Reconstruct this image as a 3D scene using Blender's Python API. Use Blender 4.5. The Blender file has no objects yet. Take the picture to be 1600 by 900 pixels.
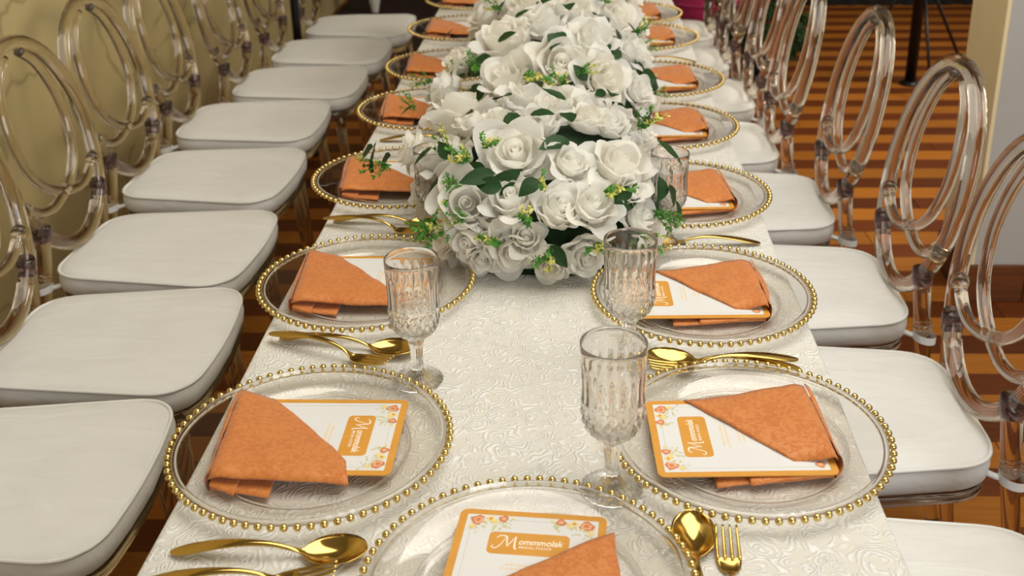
import bpy, bmesh, math, random
from math import sin, cos, pi, radians, sqrt, exp
from mathutils import Vector, Matrix, Euler, noise

S = bpy.context.scene
COL = S.collection
V = Vector

# ------------------------------------------------------------------ camera
cam_d = bpy.data.cameras.new('camera')
cam = bpy.data.objects.new('camera', cam_d)
COL.objects.link(cam)
FPX, PPX, PPY = 1717.66, 840.0, 300.0
PIT, YAW, ROLL = 0.374312, 0.033893, -0.012843
fw = V((0, cos(PIT), -sin(PIT))); up = V((0, sin(PIT), cos(PIT))); rt = V((1, 0, 0))
Rz = Matrix.Rotation(YAW, 3, 'Z')
fw, up, rt = Rz @ fw, Rz @ up, Rz @ rt
rt, up = cos(ROLL) * rt + sin(ROLL) * up, -sin(ROLL) * rt + cos(ROLL) * up
cam.matrix_world = Matrix(((rt.x, up.x, -fw.x, 0.043702), (rt.y, up.y, -fw.y, 0.0),
                           (rt.z, up.z, -fw.z, 1.523561), (0, 0, 0, 1)))
cam_d.sensor_width = 36.0
cam_d.lens = FPX / 1600 * 36
cam_d.shift_x = -(PPX - 800) / 1600
cam_d.shift_y = (PPY - 450) / 1600
cam_d.clip_start = 0.05
cam_d.dof.use_dof = True
cam_d.dof.focus_distance = 1.50
cam_d.dof.aperture_fstop = 6.8
S.camera = cam

# ------------------------------------------------------------------ world, light, exposure
w = bpy.data.worlds.new('world'); S.world = w
w.use_nodes = True
bg = w.node_tree.nodes['Background']
bg.inputs[0].default_value = (1.0, 0.91, 0.78, 1)
bg.inputs[1].default_value = 0.47

def area(name, loc, target, sx, sy, power, col):
    l = bpy.data.lights.new(name, 'AREA'); l.shape = 'RECTANGLE'
    l.size, l.size_y, l.energy, l.color = sx, sy, power, col
    o = bpy.data.objects.new(name, l); COL.objects.link(o)
    o.location = loc
    o.rotation_euler = (V(target) - V(loc)).to_track_quat('-Z', 'Y').to_euler()
    return o
area('ceiling_panel_lamp', (0.2, 1.95, 3.0), (0.0, 2.15, 0.7), 2.0, 3.6, 96, (1.0, 0.955, 0.87))
area('window_light', (1.8, -2.2, 2.2), (0.0, 1.6, 0.7), 1.6, 1.7, 62, (0.88, 0.94, 1.0))
area('side_fill_light', (2.9, 4.3, 2.9), (0.3, 3.7, 0.5), 1.6, 1.4, 120, (1.0, 0.92, 0.78))  # added fill light for the far end and left wall, no visible source
S.view_settings.view_transform = 'Standard'
S.view_settings.look = 'None'
S.view_settings.exposure = 0.0
S.view_settings.gamma = 1.0
S.cycles.use_denoising = True
S.cycles.max_bounces = 14
S.cycles.transmission_bounces = 14
S.cycles.transparent_max_bounces = 24
S.cycles.sample_clamp_indirect = 8.0
S.cycles.blur_glossy = 0.5

# ------------------------------------------------------------------ helpers
def tag(o, label=None, cat=None, group=None, kind=None):
    if label: o['label'] = label
    if cat: o['category'] = cat
    if group: o['group'] = group
    if kind: o['kind'] = kind
    return o

def empty(name, loc=(0, 0, 0), rz=0.0):
    o = bpy.data.objects.new(name, None); COL.objects.link(o)
    o.empty_display_size = 0.05
    o.location = loc; o.rotation_euler = (0, 0, rz)
    return o

def mesh(name, verts, faces, mat, smooth=True):
    m = bpy.data.meshes.new(name)
    m.from_pydata([tuple(v) for v in verts], [], faces)
    m.validate(); m.update()
    if isinstance(mat, (list, tuple)):
        for x in mat: m.materials.append(x)
    elif mat: m.materials.append(mat)
    if smooth:
        m.polygons.foreach_set('use_smooth', [True] * len(m.polygons))
    return m

def link(name, me, parent=None, loc=None, rot=None):
    o = bpy.data.objects.new(name, me); COL.objects.link(o)
    if parent: o.parent = parent
    if loc is not None: o.location = loc
    if rot is not None: o.rotation_euler = rot
    return o

def fix(me):
    bm = bmesh.new(); bm.from_mesh(me)
    bmesh.ops.recalc_face_normals(bm, faces=bm.faces)
    bm.to_mesh(me); bm.free()
    return me

class MB:
    def __init__(s): s.v, s.f, s.mi = [], [], []
    def add(s, vs, fs, mi=0):
        k = len(s.v); s.v += [V(x) for x in vs]; s.f += [tuple(i + k for i in f) for f in fs]; s.mi += [mi] * len(fs)
        return s
    def me(s, name, mat, smooth=True, recalc=False):
        m = mesh(name, s.v, s.f, mat, smooth)
        if len(m.polygons) == len(s.mi): m.polygons.foreach_set('material_index', s.mi)
        if recalc: fix(m)
        return m

def grid_faces(nu, nv, cu=False, cv=False):
    fs = []
    for i in range(nu if cu else nu - 1):
        for j in range(nv if cv else nv - 1):
            a, b = i, (i + 1) % nu; c, d = j, (j + 1) % nv
            fs.append((a * nv + c, b * nv + c, b * nv + d, a * nv + d))
    return fs

def lathe(prof, n=32, mod=None):
    vs, m = [], len(prof)
    for i in range(n):
        a = 2 * pi * i / n
        for j, (r, z) in enumerate(prof):
            rr = r if mod is None else mod(r, z, a, j)
            vs.append(V((rr * cos(a), rr * sin(a), z)))
    return vs, grid_faces(n, m, cu=True)

def tube(pts, rad, n=10, closed=False, caps=True):
    pts = [V(p) for p in pts]; m = len(pts)
    rads = rad if isinstance(rad, (list, tuple)) else [rad] * m
    vs, fs = [], []
    nrm = None
    tang = []
    for i in range(m):
        a = pts[i - 1] if (i > 0 or closed) else pts[i]
        b = pts[(i + 1) % m] if (i < m - 1 or closed) else pts[i]
        tang.append((b - a).normalized())
    t0 = tang[0]
    nrm = t0.orthogonal().normalized()
    for i in range(m):
        t = tang[i]
        nrm = (nrm - t * nrm.dot(t)).normalized()
        bn = t.cross(nrm)
        for k in range(n):
            a = 2 * pi * k / n
            vs.append(pts[i] + (nrm * cos(a) + bn * sin(a)) * rads[i])
    for i in range(m if closed else m - 1):
        j = (i + 1) % m
        off = 0
        if closed and j == 0:   # best twist match
            best = 1e9
            for o in range(n):
                d = (vs[i * n] - vs[o]).length
                if d < best: best, off = d, o
        for k in range(n):
            fs.append((i * n + k, i * n + (k + 1) % n, j * n + (k + 1 + off) % n, j * n + (k + off) % n))
    if caps and not closed:
        fs.append(tuple(range(n))[::-1]); fs.append(tuple((m - 1) * n + k for k in range(n)))
    return vs, fs

def box(x0, x1, y0, y1, z0, z1):
    v = [(x0, y0, z0), (x1, y0, z0), (x1, y1, z0), (x0, y1, z0), (x0, y0, z1), (x1, y0, z1), (x1, y1, z1), (x0, y1, z1)]
    f = [(3, 2, 1, 0), (4, 5, 6, 7), (0, 1, 5, 4), (1, 2, 6, 5), (2, 3, 7, 6), (3, 0, 4, 7)]
    return v, f

def bev_box_me(name, x0, x1, y0, y1, z0, z1, mat, b=0.003, seg=1):
    me = bpy.data.meshes.new(name); bm = bmesh.new()
    v, f = box(x0, x1, y0, y1, z0, z1)
    bv = [bm.verts.new(p) for p in v]
    for q in f: bm.faces.new([bv[i] for i in q])
    bmesh.ops.bevel(bm, geom=bm.edges[:], offset=b, segments=seg, affect='EDGES')
    bmesh.ops.recalc_face_normals(bm, faces=bm.faces)
    bm.to_mesh(me); bm.free(); me.materials.append(mat)
    return me

def spline(P, n=8, closed=False):
    P = [V(p) for p in P]; out = []; m = len(P)
    for i in range(m if closed else m - 1):
        p0 = P[i - 1] if (i > 0 or closed) else P[0] * 2 - P[1]
        p1 = P[i]; p2 = P[(i + 1) % m]
        p3 = P[(i + 2) % m] if (i + 2 < m or closed) else P[-1] * 2 - P[-2]
        for k in range(n):
            t = k / n
            out.append(0.5 * ((2 * p1) + (p2 - p0) * t + (2 * p0 - 5 * p1 + 4 * p2 - p3) * t * t + (3 * p1 - p0 - 3 * p2 + p3) * t ** 3))
    if not closed: out.append(P[-1])
    return out

# ------------------------------------------------------------------ materials
def nmat(name):
    m = bpy.data.materials.new(name); m.use_nodes = True
    nt = m.node_tree; b = nt.nodes['Principled BSDF']
    return m, nt, b
def N(nt, t, **kw):
    n = nt.nodes.new(t)
    for k, v in kw.items(): setattr(n, k, v)
    return n
def simple(name, col, rough=0.6, metal=0.0, **kw):
    m, nt, b = nmat(name)
    b.inputs['Base Color'].default_value = (*col, 1); b.inputs['Roughness'].default_value = rough
    b.inputs['Metallic'].default_value = metal
    for k, v in kw.items(): b.inputs[k].default_value = v
    return m
def coords(nt, scale=(1, 1, 1), kind='Object'):
    tc = N(nt, 'ShaderNodeTexCoord'); mp = N(nt, 'ShaderNodeMapping')
    mp.inputs['Scale'].default_value = scale
    nt.links.new(tc.outputs[kind], mp.inputs[0])
    return mp.outputs[0]
def ramp(nt, fac, stops):
    r = N(nt, 'ShaderNodeValToRGB'); e = r.color_ramp.elements
    while len(e) < len(stops): e.new(0.5)
    for x, (p, c) in zip(e, stops):
        x.position = p; x.color = (*c, 1)
    nt.links.new(fac, r.inputs[0]); return r.outputs[0]
def noise_n(nt, vec, scale, detail=3.0, rough=0.5, dist=0.0):
    n = N(nt, 'ShaderNodeTexNoise')
    n.inputs['Scale'].default_value = scale; n.inputs['Detail'].default_value = detail
    n.inputs['Roughness'].default_value = rough; n.inputs['Distortion'].default_value = dist
    nt.links.new(vec, n.inputs['Vector']); return n
def bump(nt, b, h, strength=0.3, dist=0.002):
    n = N(nt, 'ShaderNodeBump'); n.inputs['Strength'].default_value = strength; n.inputs['Distance'].default_value = dist
    nt.links.new(h, n.inputs['Height']); nt.links.new(n.outputs[0], b.inputs['Normal'])
    return n
def math_n(nt, op, a, b=None):
    n = N(nt, 'ShaderNodeMath', operation=op)
    for i, x in enumerate((a, b)):
        if x is None: continue
        if isinstance(x, (int, float)): n.inputs[i].default_value = x
        else: nt.links.new(x, n.inputs[i])
    return n.outputs[0]

# brocade tablecloth: woven rosettes of curled ribs
def mat_cloth():
    m, nt, b = nmat('brocade_cloth')
    vec = coords(nt)
    wn = noise_n(nt, vec, 22, 2.0)
    mx = N(nt, 'ShaderNodeMixRGB', blend_type='LINEAR_LIGHT'); mx.inputs[0].default_value = 0.022
    nt.links.new(vec, mx.inputs[1]); nt.links.new(wn.outputs['Color'], mx.inputs[2])
    vo = N(nt, 'ShaderNodeTexVoronoi'); vo.voronoi_dimensions = '2D'
    vo.inputs['Scale'].default_value = 36; nt.links.new(mx.outputs[0], vo.inputs['Vector'])
    d = vo.outputs['Distance']
    wn2 = noise_n(nt, vec, 60, 1.0)
    dd = math_n(nt, 'ADD', d, math_n(nt, 'MULTIPLY', wn2.outputs[0], 0.28))
    sn = math_n(nt, 'SINE', math_n(nt, 'MULTIPLY', dd, 30.0))
    brk = noise_n(nt, vec, 75, 1.0)
    gate = ramp(nt, brk.outputs[0], [(0.38, (0, 0, 0)), (0.55, (1, 1, 1))])
    hgt = math_n(nt, 'MULTIPLY', math_n(nt, 'ADD', math_n(nt, 'MULTIPLY', sn, 0.5), 0.5), gate)
    fine = noise_n(nt, coords(nt, (700, 700, 700)), 1.0, 1.0)
    col = ramp(nt, hgt, [(0.25, (0.64, 0.615, 0.545)), (0.75, (0.755, 0.75, 0.715))])
    nt.links.new(col, b.inputs['Base Color'])
    rg = ramp(nt, hgt, [(0.2, (0.75, 0.75, 0.75)), (0.8, (0.45, 0.45, 0.45))])
    nt.links.new(rg, b.inputs['Roughness'])
    h2 = math_n(nt, 'ADD', hgt, math_n(nt, 'MULTIPLY', fine.outputs[0], 0.15))
    bump(nt, b, h2, 0.75, 0.0016)
    b.inputs['Sheen Weight'].default_value = 0.15
    return m
M_CLOTH = mat_cloth()

def mat_fabric(name, col, wr=0.25, var=0.06, scale=9, sheen=0.2):
    m, nt, b = nmat(name)
    vec = coords(nt)
    n1 = noise_n(nt, coords(nt, (0.7, 1.6, 1.0)), scale * 1.4, 3.0, 0.5, 0.7)
    n2 = noise_n(nt, coords(nt, (500, 500, 500)), 1.0, 1.0)
    c2 = tuple(c * (1 - var) for c in col)
    nt.links.new(ramp(nt, n1.outputs[0], [(0.3, c2), (0.7, col)]), b.inputs['Base Color'])
    b.inputs['Roughness'].default_value = 0.85
    h = math_n(nt, 'ADD', n1.outputs[0], math_n(nt, 'MULTIPLY', n2.outputs[0], 0.05))
    bump(nt, b, h, wr, 0.02)
    b.inputs['Sheen Weight'].default_value = sheen
    return m
M_CUSH = mat_fabric('white_cotton_cushion', (0.70, 0.69, 0.655), 0.28)
M_PIPE = simple('white_piping', (0.70, 0.69, 0.65), 0.8)

def mat_napkin():
    m, nt, b = nmat('orange_damask')
    vec = coords(nt)
    n1 = noise_n(nt, vec, 170, 2.0, 0.5, 0.8)
    n2 = noise_n(nt, vec, 45, 2.0)
    hh = math_n(nt, 'ADD', math_n(nt, 'MULTIPLY', n1.outputs[0], 0.7), math_n(nt, 'MULTIPLY', n2.outputs[0], 0.3))
    mask = ramp(nt, hh, [(0.46, (0, 0, 0)), (0.54, (1, 1, 1))])
    mx = N(nt, 'ShaderNodeMixRGB'); nt.links.new(mask, mx.inputs[0])
    mx.inputs[1].default_value = (0.50, 0.145, 0.020, 1); mx.inputs[2].default_value = (0.57, 0.190, 0.034, 1)
    nt.links.new(mx.outputs[0], b.inputs['Base Color'])
    nt.links.new(ramp(nt, hh, [(0.46, (0.75,) * 3), (0.54, (0.5,) * 3)]), b.inputs['Roughness'])
    bump(nt, b, hh, 0.35, 0.0012)
    b.inputs['Sheen Weight'].default_value = 0.2
    return m
M_NAP = mat_napkin()

def mat_gold(name, col, rough):
    m, nt, b = nmat(name)
    b.inputs['Metallic'].default_value = 1.0
    b.inputs['Base Color'].default_value = (*col, 1)
    n = noise_n(nt, coords(nt), 60, 2.0)
    nt.links.new(ramp(nt, n.outputs[0], [(0.3, (rough * 0.8,) * 3), (0.7, (rough * 1.3,) * 3)]), b.inputs['Roughness'])
    return m
M_BEAD = mat_gold('gold_bead', (0.70, 0.52, 0.19), 0.13)
M_CUT = mat_gold('gold_cutlery', (0.64, 0.43, 0.12), 0.12)

def mat_thin_glass(name, tint, ior=1.5, rough=0.02, gl=1.0):
    m = bpy.data.materials.new(name); m.use_nodes = True
    nt = m.node_tree; nt.nodes.clear()
    out = N(nt, 'ShaderNodeOutputMaterial'); mix = N(nt, 'ShaderNodeMixShader')
    fr = N(nt, 'ShaderNodeFresnel')
    ge = N(nt, 'ShaderNodeNewGeometry'); mr = N(nt, 'ShaderNodeMapRange')   # both faces of the thin shell reflect alike
    mr.inputs['To Min'].default_value = ior; mr.inputs['To Max'].default_value = 1 / ior
    nt.links.new(ge.outputs['Backfacing'], mr.inputs['Value']); nt.links.new(mr.outputs[0], fr.inputs[0])
    tr = N(nt, 'ShaderNodeBsdfTransparent'); tr.inputs[0].default_value = (*tint, 1)
    g = N(nt, 'ShaderNodeBsdfGlossy'); g.inputs['Roughness'].default_value = rough
    g.inputs[0].default_value = (gl, gl, gl, 1)
    nt.links.new(fr.outputs[0], mix.inputs[0]); nt.links.new(tr.outputs[0], mix.inputs[1]); nt.links.new(g.outputs[0], mix.inputs[2])
    nt.links.new(mix.outputs[0], out.inputs[0])
    return m
M_PLATE = mat_thin_glass('charger_glass', (0.988, 0.98, 0.97), 1.5)

def mat_glass(name, col, rough=0.0, ior=1.49, clear=0.0):
    m, nt, b = nmat(name)
    b.inputs['Base Color'].default_value = (*col, 1)
    b.inputs['Transmission Weight'].default_value = 1.0
    b.inputs['Roughness'].default_value = rough
    b.inputs['IOR'].default_value = ior
    if clear:      # part of the light goes straight through, so thin walls do not turn black
        out = nt.nodes['Material Output']; mix = N(nt, 'ShaderNodeMixShader'); tr = N(nt, 'ShaderNodeBsdfTransparent')
        tr.inputs[0].default_value = (*col, 1); mix.inputs[0].default_value = clear
        nt.links.new(b.outputs[0], mix.inputs[1]); nt.links.new(tr.outputs[0], mix.inputs[2]); nt.links.new(mix.outputs[0], out.inputs[0])
    return m
M_GOB = mat_glass('cut_crystal', (0.995, 0.99, 0.98), 0.008, 1.45, 0.07)
M_ACR = mat_glass('clear_acrylic', (0.915, 0.845, 0.745), 0.03, 1.46, 0.05)
M_COLLAR = mat_glass('purple_tinted_joint', (0.34, 0.25, 0.30), 0.06, 1.46, 0.1)
M_RUB = simple('black_rubber', (0.012, 0.012, 0.012), 0.6)

def mat_petal():
    m = bpy.data.materials.new('white_silk_petal'); m.use_nodes = True
    nt = m.node_tree; b = nt.nodes['Principled BSDF']; out = nt.nodes['Material Output']
    vec = coords(nt)
    n = noise_n(nt, vec, 35, 2.0)
    st = noise_n(nt, coords(nt, (260, 260, 40)), 1.0, 2.0)
    info = N(nt, 'ShaderNodeObjectInfo')
    c1 = ramp(nt, n.outputs[0], [(0.3, (0.89, 0.87, 0.81)), (0.7, (0.94, 0.93, 0.89))])
    mx = N(nt, 'ShaderNodeMixRGB'); mx.blend_type = 'MULTIPLY'; mx.inputs[0].default_value = 1.0
    tint = ramp(nt, info.outputs['Random'], [(0.0, (1.0, 0.975, 0.92)), (0.5, (1, 1, 0.985)), (1.0, (0.985, 0.995, 1.0))])
    nt.links.new(c1, mx.inputs[1]); nt.links.new(tint, mx.inputs[2])
    nt.links.new(mx.outputs[0], b.inputs['Base Color'])
    b.inputs['Roughness'].default_value = 0.75
    bump(nt, b, st.outputs[0], 0.2, 0.002)
    t = N(nt, 'ShaderNodeBsdfTranslucent'); t.inputs[0].default_value = (0.98, 0.965, 0.91, 1)
    mix = N(nt, 'ShaderNodeMixShader'); mix.inputs[0].default_value = 0.48
    nt.links.new(b.outputs[0], mix.inputs[1]); nt.links.new(t.outputs[0], mix.inputs[2]); nt.links.new(mix.outputs[0], out.inputs[0])
    return m
M_PETAL = mat_petal()
def mat_leaf(name, a, c, rough=0.45):
    m, nt, b = nmat(name)
    n = noise_n(nt, coords(nt), 60, 2.0)
    nt.links.new(ramp(nt, n.outputs[0], [(0.3, a), (0.7, c)]), b.inputs['Base Color'])
    b.inputs['Roughness'].default_value = rough
    b.inputs['Specular IOR Level'].default_value = 0.2
    return m
M_LEAF = mat_leaf('dark_green_leaf', (0.010, 0.036, 0.010), (0.026, 0.068, 0.018))
M_SPRIG = mat_leaf('bright_green_sprig', (0.05, 0.19, 0.025), (0.12, 0.30, 0.05), 0.6)
M_YEL = mat_leaf('yellow_green_buds', (0.52, 0.50, 0.08), (0.68, 0.64, 0.22), 0.6)
M_FOAM = mat_leaf('dark_green_foam', (0.008, 0.022, 0.008), (0.02, 0.045, 0.015), 0.9)

def mat_plank(name, a, c):
    m, nt, b = nmat(name)
    info = N(nt, 'ShaderNodeObjectInfo')
    vec = coords(nt, (3.0, 45, 45))
    add = N(nt, 'ShaderNodeVectorMath', operation='ADD')
    nt.links.new(vec, add.inputs[0]); nt.links.new(info.outputs['Location'], add.inputs[1])
    n = noise_n(nt, add.outputs[0], 1.6, 4.0, 0.6, 0.5)
    c1 = ramp(nt, n.outputs[0], [(0.3, a), (0.75, c)])
    mx = N(nt, 'ShaderNodeMixRGB'); mx.blend_type = 'MULTIPLY'; mx.inputs[0].default_value = 1.0
    nt.links.new(c1, mx.inputs[1])
    nt.links.new(ramp(nt, info.outputs['Random'], [(0, (0.78, 0.78, 0.78)), (1, (1.12, 1.08, 1.0))]), mx.inputs[2])
    nt.links.new(mx.outputs[0], b.inputs['Base Color'])
    b.inputs['Roughness'].default_value = 0.5
    b.inputs['Specular IOR Level'].default_value = 0.2
    bump(nt, b, n.outputs[0], 0.08, 0.002)
    return m
M_PL_L = mat_plank('light_wood_strip', (0.32, 0.108, 0.012), (0.45, 0.165, 0.021))
M_PL_D = mat_plank('dark_wood_strip', (0.105, 0.025, 0.005), (0.165, 0.043, 0.008))
M_BASEB = mat_plank('dark_skirting_wood', (0.09, 0.03, 0.010), (0.16, 0.05, 0.015))
M_SUB = simple('floor_joint', (0.03, 0.014, 0.006), 0.8)

def mat_marble():
    m, nt, b = nmat('beige_marble')
    vec = coords(nt)
    n = noise_n(nt, vec, 1.6, 5.0, 0.55, 0.6)
    base = ramp(nt, n.outputs[0], [(0.3, (0.41, 0.325, 0.145)), (0.7, (0.505, 0.41, 0.205))])
    n2 = noise_n(nt, coords(nt, (1, 0.9, 1.3)), 0.9, 4.0, 0.5, 1.2)
    v = math_n(nt, 'ABSOLUTE', math_n(nt, 'SUBTRACT', n2.outputs[0], 0.5))
    vm = ramp(nt, v, [(0.0, (0.55, 0.55, 0.5)), (0.012, (1, 1, 1))])
    mx = N(nt, 'ShaderNodeMixRGB'); mx.blend_type = 'MULTIPLY'; mx.inputs[0].default_value = 0.8
    nt.links.new(base, mx.inputs[1]); nt.links.new(vm, mx.inputs[2])
    nt.links.new(mx.outputs[0], b.inputs['Base Color'])
    b.inputs['Roughness'].default_value = 0.4
    return m
M_MARBLE = mat_marble()
def mat_paint(name, col):
    m, nt, b = nmat(name)
    n = noise_n(nt, coords(nt), 3.0, 5.0, 0.6)
    nt.links.new(ramp(nt, n.outputs[0], [(0.3, tuple(c * 0.93 for c in col)), (0.7, col)]), b.inputs['Base Color'])
    b.inputs['Roughness'].default_value = 0.7
    n2 = noise_n(nt, coords(nt), 90, 2.0); bump(nt, b, n2.outputs[0], 0.08, 0.002)
    return m
M_PAINT = mat_paint('grey_white_paint', (0.44, 0.425, 0.40))
M_BEIGE = mat_paint('beige_end_face', (0.80, 0.67, 0.40))  # separate beige tone for the wall's end face
M_DARK = mat_paint('dark_brown_wall', (0.03, 0.018, 0.012))

def mat_card(): 
    m, nt, b = nmat('amber_card')
    n = noise_n(nt, coords(nt), 40, 2.0)
    nt.links.new(ramp(nt, n.outputs[0], [(0.3, (0.60, 0.275, 0.035)), (0.7, (0.66, 0.31, 0.045))]), b.inputs['Base Color'])
    b.inputs['Roughness'].default_value = 0.45
    return m
M_AMBER = mat_card()
M_WHITE = simple('white_card_print', (0.69, 0.685, 0.665), 0.5)
M_GREYL = simple('grey_print_line', (0.52, 0.50, 0.48), 0.6)
M_GOLDP = simple('pale_gold_print', (0.74, 0.58, 0.36), 0.5)
M_PRINTW = simple('white_lettering', (0.86, 0.80, 0.66), 0.5)
M_FL_O = simple('printed_rose', (0.60, 0.20, 0.07), 0.6)
M_FL_P = simple('printed_rose_light', (0.74, 0.40, 0.22), 0.6)
M_FL_Y = simple('printed_yellow_flower', (0.80, 0.60, 0.20), 0.6)
M_FL_G = simple('printed_leaf', (0.55, 0.52, 0.25), 0.6)

# ------------------------------------------------------------------ the room
floor = link('floor', MB().add(*box(-2.2, 4.2, -0.6, 9.2, -0.06, -0.006)).me('floor', M_SUB, False))
tag(floor, 'wooden strip floor of alternating light and dark boards', kind='structure')
random.seed(4)
PW = 0.1045
Y0 = 3.243 - 0.1045 * 0.5 - PW * 30
pl_cache = {}
def plank(x0, x1, y0, light):
    L = round(x1 - x0, 3); key = (L, light)
    if key not in pl_cache:
        pl_cache[key] = bev_box_me('plank', -L / 2 + 0.001, L / 2 - 0.001, -PW / 2 + 0.0008, PW / 2 - 0.0008, -0.006, 0.0, M_PL_L if light else M_PL_D, 0.0012)
    return link('plank', pl_cache[key], floor, ((x0 + x1) / 2, y0 + PW / 2, random.uniform(-0.0006, 0.0002)))
for k in range(2, 88):
    y = Y0 + k * PW
    light = (k % 2 == 0)
    cuts = [-2.15, [-0.35, -0.75, -0.1][k % 3], [1.05, 1.55, 1.95, 1.3][k % 4], 4.15]
    for a, c in zip(cuts, cuts[1:]): plank(a, c, y, light)

wl = link('wall_left', MB().add(*box(-1.64, -1.52, -0.6, 9.2, 0, 3.0)).me('wall_left', M_MARBLE, False))
tag(wl, 'beige marble wall behind the left row of chairs', kind='structure')
WX, WY = 1.222, 2.99
wr = link('wall_right', MB().add(*box(WX + 0.012, 3.4, WY, WY + 0.26, 0, 3.0)).me('wall_right', M_PAINT, False))
tag(wr, 'grey white painted wall stub at the right', kind='structure')
tr = link('trim_1', bev_box_me('trim_1', WX, WX + 0.0119, WY - 0.002, WY + 0.262, 0.1, 3.0, M_BEIGE, 0.002))
tag(tr, 'beige end face of the right wall', kind='structure')
bb = link('baseboard_right', bev_box_me('baseboard_right', WX - 0.012, WX + 0.16, WY - 0.016, WY - 0.0005, 0.0, 0.118, M_BASEB, 0.003))
tag(bb, 'dark brown wooden skirting board below the grey wall', kind='structure')
for x0, x1 in ((WX + 0.162, WX + 0.55), (WX + 0.552, WX + 1.3)):
    link('skirting_board', bev_box_me('skirting_board', x0, x1, WY - 0.016, WY - 0.0005, 0.0, 0.118, M_BASEB, 0.003), bb)
link('skirting_return', bev_box_me('skirting_return', WX - 0.012, WX - 0.0005, WY, WY + 0.262, 0.0, 0.118, M_BASEB, 0.003), bb)
wb = link('wall_back', MB().add(*box(-2.2, 4.2, 9.2, 9.3, 0, 3.0)).me('wall_back', M_DARK, False))
tag(wb, 'dark brown wall at the far end', kind='structure')

ce = link('ceiling', MB().add(*box(-1.64, 4.2, -3.0, 9.2, 3.08, 3.16)).me('ceiling', mat_paint('ceiling_paint', (0.42, 0.39, 0.33)), False))
tag(ce, 'plain painted ceiling above the table', kind='structure')

# ------------------------------------------------------------------ far background things
rug = bev_box_me('floor_rug', -1.49, 0.62, 5.55, 9.0, 0.0005, 0.008, mat_fabric('dark_brown_rug', (0.030, 0.007, 0.004), 0.5, 0.4, 20, 0.0), 0.003)
tag(link('floor_rug', rug), 'dark brown rug on the floor behind the left chairs', 'rug')
vm = MB().add(*lathe([(0.0, 0), (0.022, 0), (0.024, 0.015), (0.03, 0.05), (0.05, 0.14), (0.075, 0.24), (0.085, 0.36), (0.07, 0.46), (0.05, 0.5), (0.055, 0.53), (0.045, 0.53), (0.04, 0.5), (0.0, 0.46)], 24))
tag(link('floor_vase', vm.me('floor_vase', simple('white_ceramic', (0.7, 0.68, 0.64), 0.35)), None, (-1.235, 7.04, 0.008)),
    'white vase with a narrow tapered foot on the dark rug', 'vase')
pl = empty('stage_platform', (0, 0, 0))
tag(pl, 'black low platform at the far right end of the wooden floor', 'platform')
mb_ = mat_fabric('black_skirt', (0.006, 0.005, 0.005), 0.3, 0.3, 12, 0.0)
link('platform_top', bev_box_me('platform_top', 1.0, 3.9, 7.2, 9.1, 0.33, 0.37, mb_, 0.005), pl)
sk = MB(); vs = []
for i in range(160):
    x = 1.02 + 2.86 * i / 159
    for j in range(4): vs.append((x, 7.22 + 0.012 * sin(i * 0.9) * (1 - j / 4), 0.33 * j / 3))
sk.add(vs, grid_faces(160, 4))
link('platform_skirt', sk.me('platform_skirt', mb_), pl)

def pouf(name, loc, rx, ry, h, mat, label, cat):
    t = empty(name, loc)
    prof = []
    vs = []; n, m = 40, 14
    for i in range(n):
        a = 2 * pi * i / n
        for j in range(m):
            ph = -pi / 2 + pi * j / (m - 1)
            c = abs(cos(ph)) ** 0.55; s_ = math.copysign(abs(sin(ph)) ** 0.7, sin(ph))
            k = 1 + 0.012 * cos(a * 10)
            vs.append((rx * c * k * cos(a), ry * c * k * sin(a), h / 2 + h / 2 * s_))
    link('padding', MB().add(vs, grid_faces(n, m, cu=True)).me('padding', mat), t)
    tp = [(rx * 1.01 * cos(2 * pi * i / 40), ry * 1.01 * sin(2 * pi * i / 40), h * 0.5) for i in range(40)]
    link('piping', MB().add(*tube(tp, 0.007, 6, True)).me('piping', mat), t)
    b_ = MB().add(*lathe([(0, 0), (0.025, 0), (0.022, 0.008), (0, 0.012)], 12))
    link('button', b_.me('button', mat), t, (0, 0, h * 0.995))
    tag(t, label, cat)
pouf('floor_pouf', (0.86, 6.7, 0), 0.24, 0.22, 0.30, mat_fabric('magenta_fabric', (0.42, 0.012, 0.10), 0.3), 'bright magenta round pouf on the floor beyond the table', 'pouf')
pouf('floor_pouf', (1.17, 7.0, 0), 0.2, 0.19, 0.26, mat_fabric('deep_red_fabric', (0.22, 0.008, 0.02), 0.3), 'deep red round pouf behind the dark green shrub', 'pouf')

# dark green clipped shrub in a low pot
sh = empty('potted_shrub', (1.03, 5.5, 0))
tag(sh, 'dark green leafy shrub on the floor beyond the right chairs', 'plant')
link('plant_pot', MB().add(*lathe([(0, 0), (0.10, 0), (0.12, 0.10), (0.125, 0.12), (0.11, 0.12), (0.105, 0.10), (0, 0.09)], 28)).me('plant_pot', M_RUB), sh)
random.seed(8)
fb = MB()
for i in range(1500):
    u = random.uniform(-0.55, 1); a = random.uniform(0, 2 * pi); r = sqrt(max(0, 1 - u * u)); k = random.uniform(0.72, 1.0)
    c = V((0.235 * r * cos(a) * k, 0.2 * r * sin(a) * k, 0.215 + 0.2 * u * k))
    d = V((r * cos(a), r * sin(a), u + 0.3)).normalized()
    s_ = d.orthogonal().normalized(); s_.rotate(Matrix.Rotation(random.uniform(0, 6.28), 3, d)); q = d.cross(s_)
    L = random.uniform(0.03, 0.05)
    fb.add([c, c + s_ * L * 0.5 + q * L * 0.25 + d * L * .1, c + s_ * L + d * L * 0.3, c + s_ * L * 0.5 - q * L * 0.25 + d * L * .1], [(0, 1, 2, 3)])
tag(link('foliage', fb.me('foliage', mat_leaf('shrub_leaf', (0.008, 0.028, 0.006), (0.02, 0.055, 0.01), 0.7), False), sh), kind='stuff')
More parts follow.
